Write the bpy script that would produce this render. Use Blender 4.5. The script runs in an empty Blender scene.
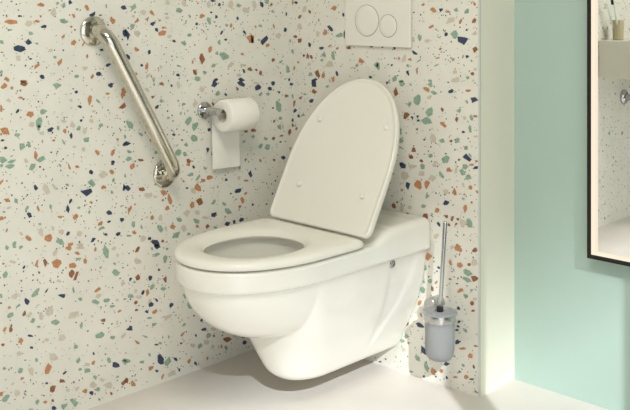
import bpy, bmesh, math, random
import numpy as np
from mathutils import Vector, Matrix

random.seed(7)
rng = np.random.default_rng(11)
C = bpy.context.scene.collection
PI = math.pi

# chips of the terrazzo, 0.1 mm: centre (a,b), long half axis (a,b), short half axis (a,b), colour
CHIPS_LEFT = """
-8740,10295,96,-15,-10,-53,2;-7899,10356,14,-70,-51,-8,0;-8098,10285,42,65,54,-28,3;-7424,10233,50,-76,-46,-23,2;-7259,10047,119,59,30,-45,0;-7813,10031,26,-62,-38,-12,2;-8378,10115,0,-110,-83,0,4;-9513,9895,150,-14,-6,-62,2;
-9052,9845,91,-1,0,-83,4;-8827,9901,85,-15,-7,-39,2;-8109,9902,125,-2,0,-75,3;-8648,9765,77,-1,0,-45,0;-9300,10038,47,0,0,-34,0;-8998,9600,70,-2,0,-54,3;-7882,9748,52,-1,0,-25,2;-6648,9885,55,-83,-59,-28,2;
-6300,10231,83,-26,-24,-55,0;-6287,9551,25,-121,-68,-9,0;-9052,9396,79,-44,-35,-54,0;-9300,9233,147,-17,-9,-91,0;-9759,9416,38,-63,-48,-25,3;-7819,9346,79,57,48,-52,2;-7535,9291,37,69,32,-14,2;-8450,9170,61,-2,0,-45,4;
-9326,9006,16,-87,-72,-9,4;-9004,8983,48,-2,0,-29,0;-8827,8809,76,66,50,-48,2;-8222,8851,71,87,51,-34,2;-7424,8990,13,65,35,-7,2;-6989,9129,54,-2,0,-36,0;-8697,8536,72,-28,-20,-50,0;-7721,8487,81,-4,0,-56,3;
-7271,8457,24,57,45,-17,2;-7080,8514,68,30,33,-51,0;-9616,8514,59,-50,-33,-35,2;-9759,8699,66,-3,0,-53,3;-9189,8446,95,-6,0,-34,1;-8267,10335,50,0,0,-35,3;-7721,10193,40,0,0,-31,3;-8837,9350,54,-2,0,-30,3;
-9534,9703,67,-1,0,-24,3;-9749,9167,36,-1,0,-19,2;-7483,8684,82,-4,0,-51,4;-6844,10263,0,-63,-30,0,3;-8199,8438,34,-2,0,-20,2;-8345,8996,50,-2,0,-35,3;-5996,10252,73,88,58,-34,3;-5686,10111,111,-1,0,-76,4;
-5397,10087,94,-78,-42,-34,2;-5893,9865,58,57,35,-25,2;-5536,9925,9,-87,-46,-3,2;-5377,9787,98,45,36,-53,0;-5251,9621,37,-53,-46,-21,0;-6034,9738,83,-1,0,-75,3;-5050,9519,131,26,23,-70,2;-5009,9683,81,-1,0,-39,2;
-5887,9537,110,-2,0,-91,4;-6205,9528,31,-148,-74,-9,0;-4481,10138,119,-1,0,-89,3;-4867,10361,96,0,0,-66,4;-4306,10339,0,-101,-84,0,4;-3677,9980,110,30,25,-54,2;-3865,9766,72,-1,0,-40,0;-3406,9845,70,-96,-89,-39,3;
-3250,10421,103,-14,-9,-40,0;-3325,10087,52,0,0,-35,0;-3138,9958,13,-57,-52,-7,0;-2289,10282,96,-26,-24,-50,3;-1965,10139,150,-20,-19,-82,4;-2584,10306,0,-118,-115,0,4;-4108,9447,100,-2,0,-56,3;-4320,9222,79,-39,-39,-52,3;
-4647,9293,69,-2,0,-39,0;-5893,9102,45,-67,-61,-27,2;-5490,9012,17,-81,-52,-6,0;-6167,8925,69,-72,-44,-29,0;-3369,9004,43,91,70,-22,2;-3663,8774,35,-159,-86,-8,1;-2814,8809,187,45,60,-129,3;-3116,8902,72,-35,-37,-49,3;
-3018,9224,9,-81,-52,-2,3;-2935,9490,49,65,39,-18,0;-2776,9287,61,-2,0,-35,0;-2568,9700,15,64,53,-8,2;-2037,9471,52,-68,-41,-17,0;-1821,9286,69,-143,-113,-28,2;-2132,8836,79,-3,0,-42,2;-2630,8531,0,-118,-123,6,4;
-5568,8635,32,98,51,-14,2;-5725,8664,29,-43,-39,-17,0;-5944,8449,61,26,26,-39,2;-4516,8351,70,-4,0,-39,0;-3923,8387,54,-77,-62,-25,1;-3836,8200,130,-7,0,-80,3;-3176,8117,109,65,43,-42,0;-3243,8548,84,20,23,-50,3;
-2084,8333,30,-63,-52,-12,0;-2163,8058,174,-10,0,-71,0;-1829,8368,96,-5,0,-60,1;-5490,8392,74,-26,-18,-40,4;-5344,8264,14,-65,-46,-4,3;-4502,8596,98,-33,-12,-26,3;-4812,9430,89,-2,0,-50,4;-4894,9941,82,-1,0,-39,4;
-3026,10317,53,0,0,-52,0;-5144,9872,47,-1,0,-33,2;-6008,9995,64,-1,0,-43,4;-2265,8218,110,-6,0,-59,4;-3546,8356,37,48,44,-22,3;-2132,8508,103,-5,0,-48,4;-2753,9708,54,-1,0,-41,3;-3406,10317,0,-115,-88,0,4;
-1652,10318,0,-151,-105,0,4;-1351,10318,48,-97,-92,-25,0;-961,10318,63,80,44,-18,1;-366,9534,21,-86,-85,-9,0;-852,9654,11,-92,-42,-2,2;-1408,9663,82,-1,0,-49,3;-1227,9234,128,132,95,-52,0;-1701,9259,34,-143,-87,-9,2;
-1103,9078,70,59,57,-37,2;-1457,9246,65,-2,0,-36,3;-657,9342,145,-3,0,-93,4;-158,9186,39,48,53,-23,3;-35,8838,21,-87,-60,-5,3;-885,8610,84,-4,0,-55,1;-555,8547,94,-4,0,-62,3;-245,8284,30,-125,-85,-7,3;
-1408,8232,21,-91,-64,-5,1;-1571,8337,33,-43,-42,-16,0;-192,7956,0,-63,-52,3,0;-894,10097,50,-64,-65,-27,3;-1128,10392,0,-85,-91,0,3;-35,10382,0,-75,-44,0,2;-1604,9642,0,-48,-41,1,2;-9708,8352,80,38,36,-60,2;
-9492,8300,61,-14,-9,-47,2;-9195,8388,111,-7,0,-63,1;-9273,8228,37,-2,0,-29,3;-9258,8047,73,-17,-5,-28,2;-8289,8283,112,-7,0,-70,3;-7739,8086,58,-4,0,-41,0;-7347,7869,30,145,58,-13,2;-7098,7805,79,-31,-20,-47,3;
-6716,8196,86,-5,0,-58,0;-6807,7982,67,-5,0,-42,2;-6319,7970,29,139,68,-15,2;-6375,7613,115,73,64,-70,1;-9769,7830,0,-86,-46,4,2;-9565,8006,62,-5,0,-53,4;-9020,7624,118,-10,0,-78,2;-8658,7663,102,8,12,-64,3;
-8767,7396,25,129,91,-23,3;-8789,7269,0,-74,-43,4,3;-9347,7729,34,52,32,-20,0;-8966,7374,80,-7,0,-59,4;-8707,7133,97,-25,-10,-52,4;-8466,7204,86,37,28,-46,0;-8250,7208,13,-65,-49,-3,3;-8064,7125,0,-76,-56,5,2;
-8098,7375,102,-9,0,-55,4;-7848,7262,0,-112,-91,8,4;-7675,7164,81,-8,0,-66,3;-7489,7075,27,87,57,-19,4;-7288,7313,71,-6,0,-57,4;-7876,7001,25,81,50,-17,0;-7640,7712,60,-24,-16,-37,0;-7229,7556,66,-5,0,-36,4;
-7436,6833,100,21,28,-71,3;-9677,7267,91,-94,-69,-58,2;-9347,7148,73,-7,0,-53,3;-9728,7062,51,-5,0,-29,0;-8378,6921,60,3,6,-30,2;-9231,6864,58,-99,-82,-35,3;-9052,6894,14,-74,-37,-2,3;-9657,6872,41,-5,0,-34,0;
-8859,6602,10,-109,-54,2,2;-8707,6481,123,26,30,-78,3;-9718,6592,113,-13,0,-86,3;-9503,6532,93,20,19,-52,3;-7524,6607,28,64,61,-26,4;-7122,6469,54,-62,-46,-28,2;-6642,6419,30,93,54,-18,2;-6648,6168,74,-9,0,-53,0;
-6512,6748,50,-5,0,-37,2;-8098,6852,45,-75,-29,-12,3;-6281,6591,63,-7,0,-48,0;-6268,6808,44,-4,0,-58,3;-7894,7894,52,-4,0,-35,4;-7600,7351,41,-4,0,-36,0;-7790,6697,52,-6,0,-36,4;-9126,6502,34,-59,-46,-19,4;
-5371,7786,66,-5,0,-49,1;-5231,7513,52,46,41,-31,0;-5090,7667,0,-66,-60,4,3;-5090,8140,76,-40,-34,-46,1;-3206,8014,92,54,62,-62,0;-2171,7963,156,-52,-35,-70,0;-3677,7883,37,78,82,-29,4;-4502,8071,21,-95,-55,-4,4;
-3086,7734,63,54,63,-45,3;-2783,7684,38,-53,-46,-17,0;-3908,7489,42,88,81,-30,4;-4320,7509,84,-6,0,-45,3;-4137,7032,96,124,99,-54,3;-3916,6854,54,112,95,-36,3;-3966,6512,124,-70,-64,-82,3;-4418,7270,0,-50,-35,3,3;
-5218,7107,30,-70,-56,-12,1;-5477,7489,0,-54,-46,4,1;-6123,7113,80,-123,-77,-30,3;-6174,6622,114,-12,0,-85,0;-6148,6390,77,-46,-28,-38,3;-6161,6200,95,-11,0,-59,3;-5751,6809,73,-29,-18,-39,3;-5764,6120,117,-14,0,-32,1;
-5104,5975,81,-10,0,-38,4;-5265,6268,30,-46,-46,-17,3;-4654,6694,60,-34,-28,-36,0;-4236,6366,32,40,61,-35,3;-4558,6378,49,-5,0,-39,4;-4502,6182,96,54,63,-67,3;-4264,6099,49,-74,-79,-27,3;-4137,5887,76,-60,-55,-45,1;
-3458,6144,40,-91,-55,-10,0;-3391,6712,81,-8,0,-52,0;-2005,5684,48,56,41,-23,1;-1989,6518,96,-9,0,-42,1;-2068,6228,67,35,31,-31,3;-2336,7819,43,-59,-41,-15,1;-4737,8063,41,-3,0,-39,0;-5555,8005,49,-74,-45,-19,4;
-4860,7174,48,-4,0,-39,3;-3258,7439,37,-53,-51,-19,1;-2304,6122,0,-36,-94,10,4;-4376,6515,42,-4,0,-28,1;-5331,8132,10,-49,-39,-3,3;-1506,7802,131,27,39,-82,0;-1028,7735,59,-55,-64,-35,0;-1408,7589,88,49,42,-40,3;
-1111,7581,83,-6,0,-55,3;-1604,7941,122,-7,0,-42,4;-894,7898,15,-61,-91,-6,0;-96,7813,83,-40,-35,-41,0;-305,7476,87,-6,0,-50,1;-26,7432,21,-88,-60,-3,3;-648,7166,38,-161,-109,-5,3;-580,6802,32,-67,-72,-13,3;
-843,6726,38,45,51,-26,1;-35,6692,17,-69,-60,-2,0;-18,6521,76,-39,-39,-45,0;-614,6533,22,-94,-75,-3,3;-469,6532,0,-87,-43,4,4;-184,6330,36,93,67,-20,1;-520,6251,101,3,7,-31,1;-877,6195,65,50,65,-46,1;
-1119,5981,48,92,102,-38,3;-1392,6011,36,70,69,-26,3;-460,5562,95,-11,0,-62,0;-1685,6525,105,-10,0,-48,1;-1701,6346,73,-7,0,-42,3;-843,5533,13,-56,-50,0,1;-1177,6220,83,-9,0,-43,3;-572,6058,51,-5,0,-31,0;
-894,7136,50,-4,0,-31,0;-9544,6427,119,-15,0,-58,3;-9759,6463,51,-6,0,-43,3;-8966,6336,79,77,49,-44,3;-7939,6208,43,-88,-26,-7,2;-7710,6179,58,-7,0,-36,2;-7300,5994,65,-8,0,-52,0;-6691,5926,55,-63,-56,-33,2;
-6917,5861,158,-21,0,-110,4;-6630,5687,52,46,38,-32,3;-7312,5717,108,-69,-47,-65,3;-7436,5488,143,52,68,-112,0;-6935,5540,84,-24,-11,-50,2;-6306,5441,0,-106,-75,11,0;-9769,6063,43,65,31,-21,2;-8875,5823,22,-79,-57,-6,0;
-8576,5702,58,-153,-77,-14,4;-8345,5739,53,-90,-53,-20,4;-7996,5760,63,-9,0,-40,3;-9626,5626,82,-19,-5,-52,2;-9378,5564,0,-82,-52,8,3;-7899,5332,18,56,44,-17,0;-7985,5147,20,-103,-73,0,0;-8461,5277,15,-81,-38,0,3;
-8805,5281,17,-90,-43,0,2;-9105,5338,51,48,28,-26,3;-7300,5210,46,-30,-18,-24,2;-7658,5132,55,9,12,-31,3;-7762,4909,63,87,55,-37,2;-8194,4979,84,-14,0,-30,2;-9041,5162,65,-61,-41,-38,0;-9769,5203,66,-11,0,-53,2;
-6752,4865,85,-26,-14,-65,0;-7025,4612,78,26,27,-45,2;-6765,4626,75,11,13,-32,0;-7013,4490,84,27,27,-45,3;-6673,5377,79,-23,-10,-45,3;-6487,4257,84,4,16,-54,0;-6862,4302,61,-11,0,-37,0;-7973,4529,57,32,40,-50,0;
-7652,4457,111,-19,0,-87,4;-8154,4596,85,-15,0,-65,4;-8400,4729,13,-71,-44,1,4;-8724,4696,20,-106,-64,1,4;-9062,4603,73,-70,-44,-41,2;-8533,4508,114,17,36,-95,2;-8205,4364,122,-41,-15,-71,3;-7916,4241,96,-3,9,-47,2;
-7253,4222,65,56,41,-37,0;-9430,4539,34,48,41,-29,3;-9698,5345,41,-7,0,-29,3;-9570,5420,72,-11,0,-43,4;-7629,4188,99,-18,0,-41,4;-9263,4741,68,-12,0,-49,4;-8751,4898,43,-7,0,-30,3;-7359,4972,0,-51,-35,6,3;
-8188,6269,37,-61,-29,-11,3;-6660,6111,68,-8,0,-21,0;-6262,5765,38,-5,0,-48,3;-7086,4181,30,-5,0,-26,1;-6034,5981,58,76,61,-37,2;-4073,5506,120,1,14,-63,3;-3800,5385,75,74,41,-28,3;-3612,5279,95,-13,0,-63,2;
-3391,5336,111,17,25,-58,2;-4158,5793,85,-10,0,-39,2;-3966,5713,32,-48,-43,-14,0;-4334,5355,56,-8,0,-39,2;-3815,5096,87,-131,-94,-29,2;-4201,5145,50,-7,0,-34,0;-3994,5048,54,-125,-87,-13,4;-6186,5435,95,-13,0,-80,0;
-5731,5328,110,-8,5,-49,1;-5516,5140,140,11,22,-71,4;-5284,5062,67,-10,0,-49,4;-4996,5125,107,-31,-15,-68,2;-4812,4926,50,-157,-79,-5,2;-4874,4687,89,-14,0,-61,2;-5030,4926,47,-7,0,-33,2;-3728,4679,137,18,45,-103,1;
-4009,4631,39,109,83,-30,2;-3235,4593,38,76,56,-24,3;-6136,4820,41,123,61,-24,2;-4186,4433,82,99,104,-65,4;-3836,4399,61,-94,-81,-24,4;-4474,4300,105,-48,-29,-58,3;-3865,4160,121,-3,18,-81,3;-5384,4505,43,54,52,-33,2;
-3221,4243,112,-50,-36,-70,0;-2676,4238,133,-80,-69,-80,3;-2289,4793,125,17,32,-72,0;-2584,4758,54,-8,0,-35,0;-1997,4679,83,24,36,-52,2;-2124,4477,23,-103,-78,1,2;-2226,4303,28,76,68,-24,2;-2382,4558,62,-9,0,-41,3;
-2768,5189,92,-12,0,-41,0;-1813,5229,49,-108,-83,-12,0;-2265,5181,43,51,48,-27,4;-1973,5052,96,-13,0,-30,2;-2242,5474,0,-77,-55,7,3;-2844,4486,59,-63,-41,-20,3;-2179,3909,66,48,60,-48,0;-2445,3888,86,-14,0,-59,0;
-2707,3897,101,11,31,-71,0;-3458,3948,27,73,64,-24,1;-3568,3766,101,-4,13,-59,1;-3836,4001,65,-11,0,-46,2;-4716,4140,103,-18,0,-72,2;-5124,4160,67,-107,-81,-24,3;-4306,4025,46,93,93,-43,4;-3531,4202,138,17,30,-70,4;
-4599,3875,90,110,102,-66,3;-4137,3838,64,49,54,-46,3;-6002,4429,9,-92,-76,7,3;-5970,4204,76,-24,-10,-46,2;-5686,3981,59,74,79,-52,4;-5271,3792,132,-43,-20,-88,0;-5477,3954,59,-11,0,-44,0;-5397,3875,51,41,30,-27,2;
-6148,4150,83,-15,0,-48,3;-4935,4122,18,-85,-60,2,4;-5030,3797,54,-10,0,-39,1;-5738,4314,12,-61,-45,1,3;-5117,4461,0,-82,-60,10,4;-3176,3854,58,-36,-26,-31,3;-5957,4952,38,-6,0,-32,2;-9626,4479,0,-62,-51,10,3;
-9430,4462,52,-10,0,-29,3;-9258,4420,56,33,27,-35,3;-7945,4155,101,-3,13,-67,2;-7629,4106,128,-24,0,-56,4;-7175,3980,39,51,36,-25,2;-6862,3858,34,-171,-96,4,3;-6617,3896,40,-67,-59,-18,4;-8837,3948,46,80,49,-31,2;
-8604,3906,19,94,70,-25,1;-8300,3851,126,40,61,-108,2;-8333,4108,49,86,50,-31,4;-7710,3979,71,-36,-16,-35,2;-7675,3834,93,-18,0,-56,3;-7831,3692,136,-6,14,-73,2;-7477,3719,8,-83,-52,6,2;-7865,3496,85,58,69,-75,1;
-7733,3423,66,111,63,-39,1;-9718,4118,36,-7,0,-29,2;-9672,3836,53,60,50,-43,3;-8778,3709,17,-45,-25,-3,1;-6549,3240,80,-97,-76,-39,3;-6599,3493,56,-11,0,-37,3;-6350,2923,36,77,47,-25,4;-8859,3239,97,84,50,-49,3;
-8576,3211,50,54,22,-19,0;-8126,2987,101,-31,-6,-64,0;-7813,3054,9,-93,-46,7,3;-7116,2906,98,38,34,-50,2;-9420,3271,108,12,32,-89,4;-9094,3067,36,-100,-65,-7,0;-9769,3350,51,-11,0,-53,3;-7617,2796,61,-44,-29,-38,3;
-7169,2617,102,-23,0,-72,3;-6850,2581,97,8,25,-65,3;-6531,2519,87,-20,0,-47,4;-6654,2379,79,-6,10,-49,3;-6425,2209,57,27,28,-35,2;-9336,3020,69,7,21,-60,3;-9554,3027,57,-13,0,-43,2;-9534,2835,94,18,24,-54,3;
-9173,2783,36,62,43,-29,1;-9036,2721,48,65,55,-43,4;-8724,2612,21,-112,-59,5,4;-8488,2675,92,78,76,-76,4;-7802,2427,146,25,41,-88,4;-8939,2570,52,44,37,-37,3;-8345,2381,112,-27,0,-75,3;-9508,2569,57,-14,0,-39,1;
-7594,2106,44,56,45,-34,3;-6935,2089,78,-31,-11,-49,1;-6512,1923,13,-66,-55,5,4;-8244,3389,84,-18,0,-45,4;-9461,4101,102,-37,-9,-46,4;-7068,2745,96,9,27,-69,4;-6275,2487,57,-13,0,-32,3;-8783,2370,54,-13,0,-30,3;
-6500,3684,0,-58,-56,11,4;-9774,3179,25,-6,0,-24,0;-5861,3733,74,74,42,-33,1;-5397,3657,69,-46,-26,-33,3;-5238,3682,107,-52,-25,-52,0;-5238,3474,72,36,43,-50,3;-4962,3299,46,95,70,-35,3;-5867,3411,116,-23,0,-86,4;
-5854,2968,48,-80,-84,-23,1;-5457,2874,16,-78,-71,5,0;-4942,2732,11,97,54,-15,1;-6098,2976,32,40,33,-23,0;-5391,2609,64,49,51,-46,3;-5023,2485,87,-6,11,-51,3;-5699,2530,31,64,43,-22,0;-5542,2501,24,107,52,-19,2;
-6085,2525,83,-19,0,-64,3;-5829,2435,97,-22,0,-48,4;-5919,2316,54,41,44,-41,1;-5463,2266,64,48,45,-42,4;-5444,2147,72,54,56,-51,0;-4758,1978,66,49,53,-48,0;-5304,1918,87,39,34,-42,2;-5562,1984,36,-60,-45,-11,0;
-5906,2108,64,-15,0,-32,1;-4860,1686,145,83,63,-66,4;-5477,1790,92,-22,0,-33,3;-5318,1577,100,5,18,-46,3;-4236,2099,104,-71,-42,-49,3;-4101,1832,25,106,98,-36,3;-4599,1657,42,-10,0,-33,3;-3458,1200,89,-22,0,-57,1;
-6085,1702,64,-16,0,-32,0;-5251,2228,47,-57,-31,-14,0;-4306,1312,92,39,32,-38,3;-5164,3042,40,-8,0,-33,0;-5932,2619,64,-14,0,-64,4;-3951,1491,36,-9,0,-28,0;-3677,1300,38,-26,-36,-41,0;-4894,3562,55,-10,0,-39,3;
-5970,2863,22,-37,-44,-12,3;-9523,2486,0,-63,-46,12,1;-9677,2524,38,53,31,-25,2;-9273,2152,73,38,37,-51,2;-9009,2210,75,-44,-15,-33,0;-8977,1913,48,-13,0,-34,0;-8143,1945,117,-11,17,-88,4;-8571,1990,66,-17,0,-50,4;
-7025,1711,131,8,31,-81,3;-6648,1568,68,-17,0,-53,3;-6325,1517,57,68,54,-40,4;-8378,1521,67,-122,-91,-23,4;-8533,1255,44,137,90,-47,2;-8988,1333,30,-113,-67,2,4;-9279,1425,61,50,48,-51,3;-8854,1571,22,49,41,-25,3;
-9226,1226,50,12,16,-30,2;-9693,1599,46,-13,0,-34,3;-7681,1220,30,64,49,-29,3;-7418,1076,100,-28,0,-57,4;-7241,1058,50,38,32,-32,2;-7424,893,88,-25,0,-77,3;-7623,995,52,-15,0,-36,3;-6758,983,59,-76,-51,-23,3;
-6555,806,141,-60,-15,-68,0;-6287,827,19,-94,-68,9,3;-6300,278,81,58,58,-58,1;-8143,844,90,-19,5,-57,1;-8422,735,75,58,59,-62,1;-7223,1301,0,-52,-42,11,0;-7187,665,66,-19,0,-52,3;-6983,550,54,-72,-46,-20,4;
-6777,344,127,2,36,-94,4;-7098,329,60,26,42,-56,3;-7235,478,54,-96,-77,-16,4;-7288,292,71,-21,0,-57,0;-7477,395,77,2,22,-60,2;-7704,523,93,2,22,-59,4;-7796,195,139,-42,0,-102,3;-8087,203,87,38,55,-75,3;
-8406,441,55,-17,0,-40,1;-8609,464,54,-25,-8,-37,2;-8827,530,26,57,51,-32,3;-9357,905,47,62,63,-53,4;-9647,867,89,72,59,-64,3;-9769,1009,43,57,48,-41,2;-8367,240,72,-22,0,-50,0;-9305,1849,52,27,37,-51,4;
-9477,1172,67,17,18,-35,4;-9147,823,26,-50,-32,-7,3;-6697,105,28,-49,-32,-6,1;-6500,490,53,1,11,-28,3;-8993,404,75,-23,0,-20,3;-7985,576,57,-17,0,-40,4;-7802,725,0,-36,-34,10,1;-8064,1033,52,24,18,-24,0;
-8565,917,38,-11,0,-30,0;-6123,1647,102,-25,0,-43,0;-4362,1062,104,73,32,-30,2;-3590,1015,103,-26,0,-63,0;-3428,802,74,29,57,-67,3;-2707,490,146,-47,-8,-68,1;-2100,417,94,-11,11,-50,1;-2052,232,87,-23,0,-66,0;
-3487,610,118,-31,0,-75,4;-3735,572,0,-97,-101,27,3;-3980,648,93,-24,0,-68,4;-3273,427,17,-78,-66,8,4;-5867,1228,79,-76,-29,-21,2;-5251,1008,74,-19,0,-44,0;-4833,1115,12,-58,-47,5,3;-5608,1318,74,-41,-13,-27,3;
-4404,826,56,-15,0,-39,1;-5104,557,67,-168,-132,-3,0;-4874,434,72,106,93,-61,3;-4599,436,83,-23,0,-56,0;-4123,250,57,63,55,-41,2;-3894,125,47,-77,-44,-8,0;-5437,414,96,10,25,-51,2;-5238,282,60,-17,0,-38,0;
-5050,69,46,67,37,-24,2;-4723,54,103,89,96,-82,4;-6008,162,37,-96,-66,-1,2;-6212,306,0,-69,-57,16,1;-6199,824,108,-30,0,-75,3;-5725,662,78,-21,0,-49,3;-5906,218,45,-13,0,-32,3;-5477,790,46,-12,0,-44,3;
-4488,110,35,-58,-42,-8,0;-2768,271,19,-86,-60,8,3;-3041,355,17,-79,-37,5,4;-2935,339,0,-58,-38,10,2;-3221,726,52,-13,0,-40,1;-2859,774,76,-19,0,-41,0;-5117,1012,0,-38,-60,16,3;-3880,905,29,-47,-31,-6,0;
-3221,923,112,-28,0,-52,4"""
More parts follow.
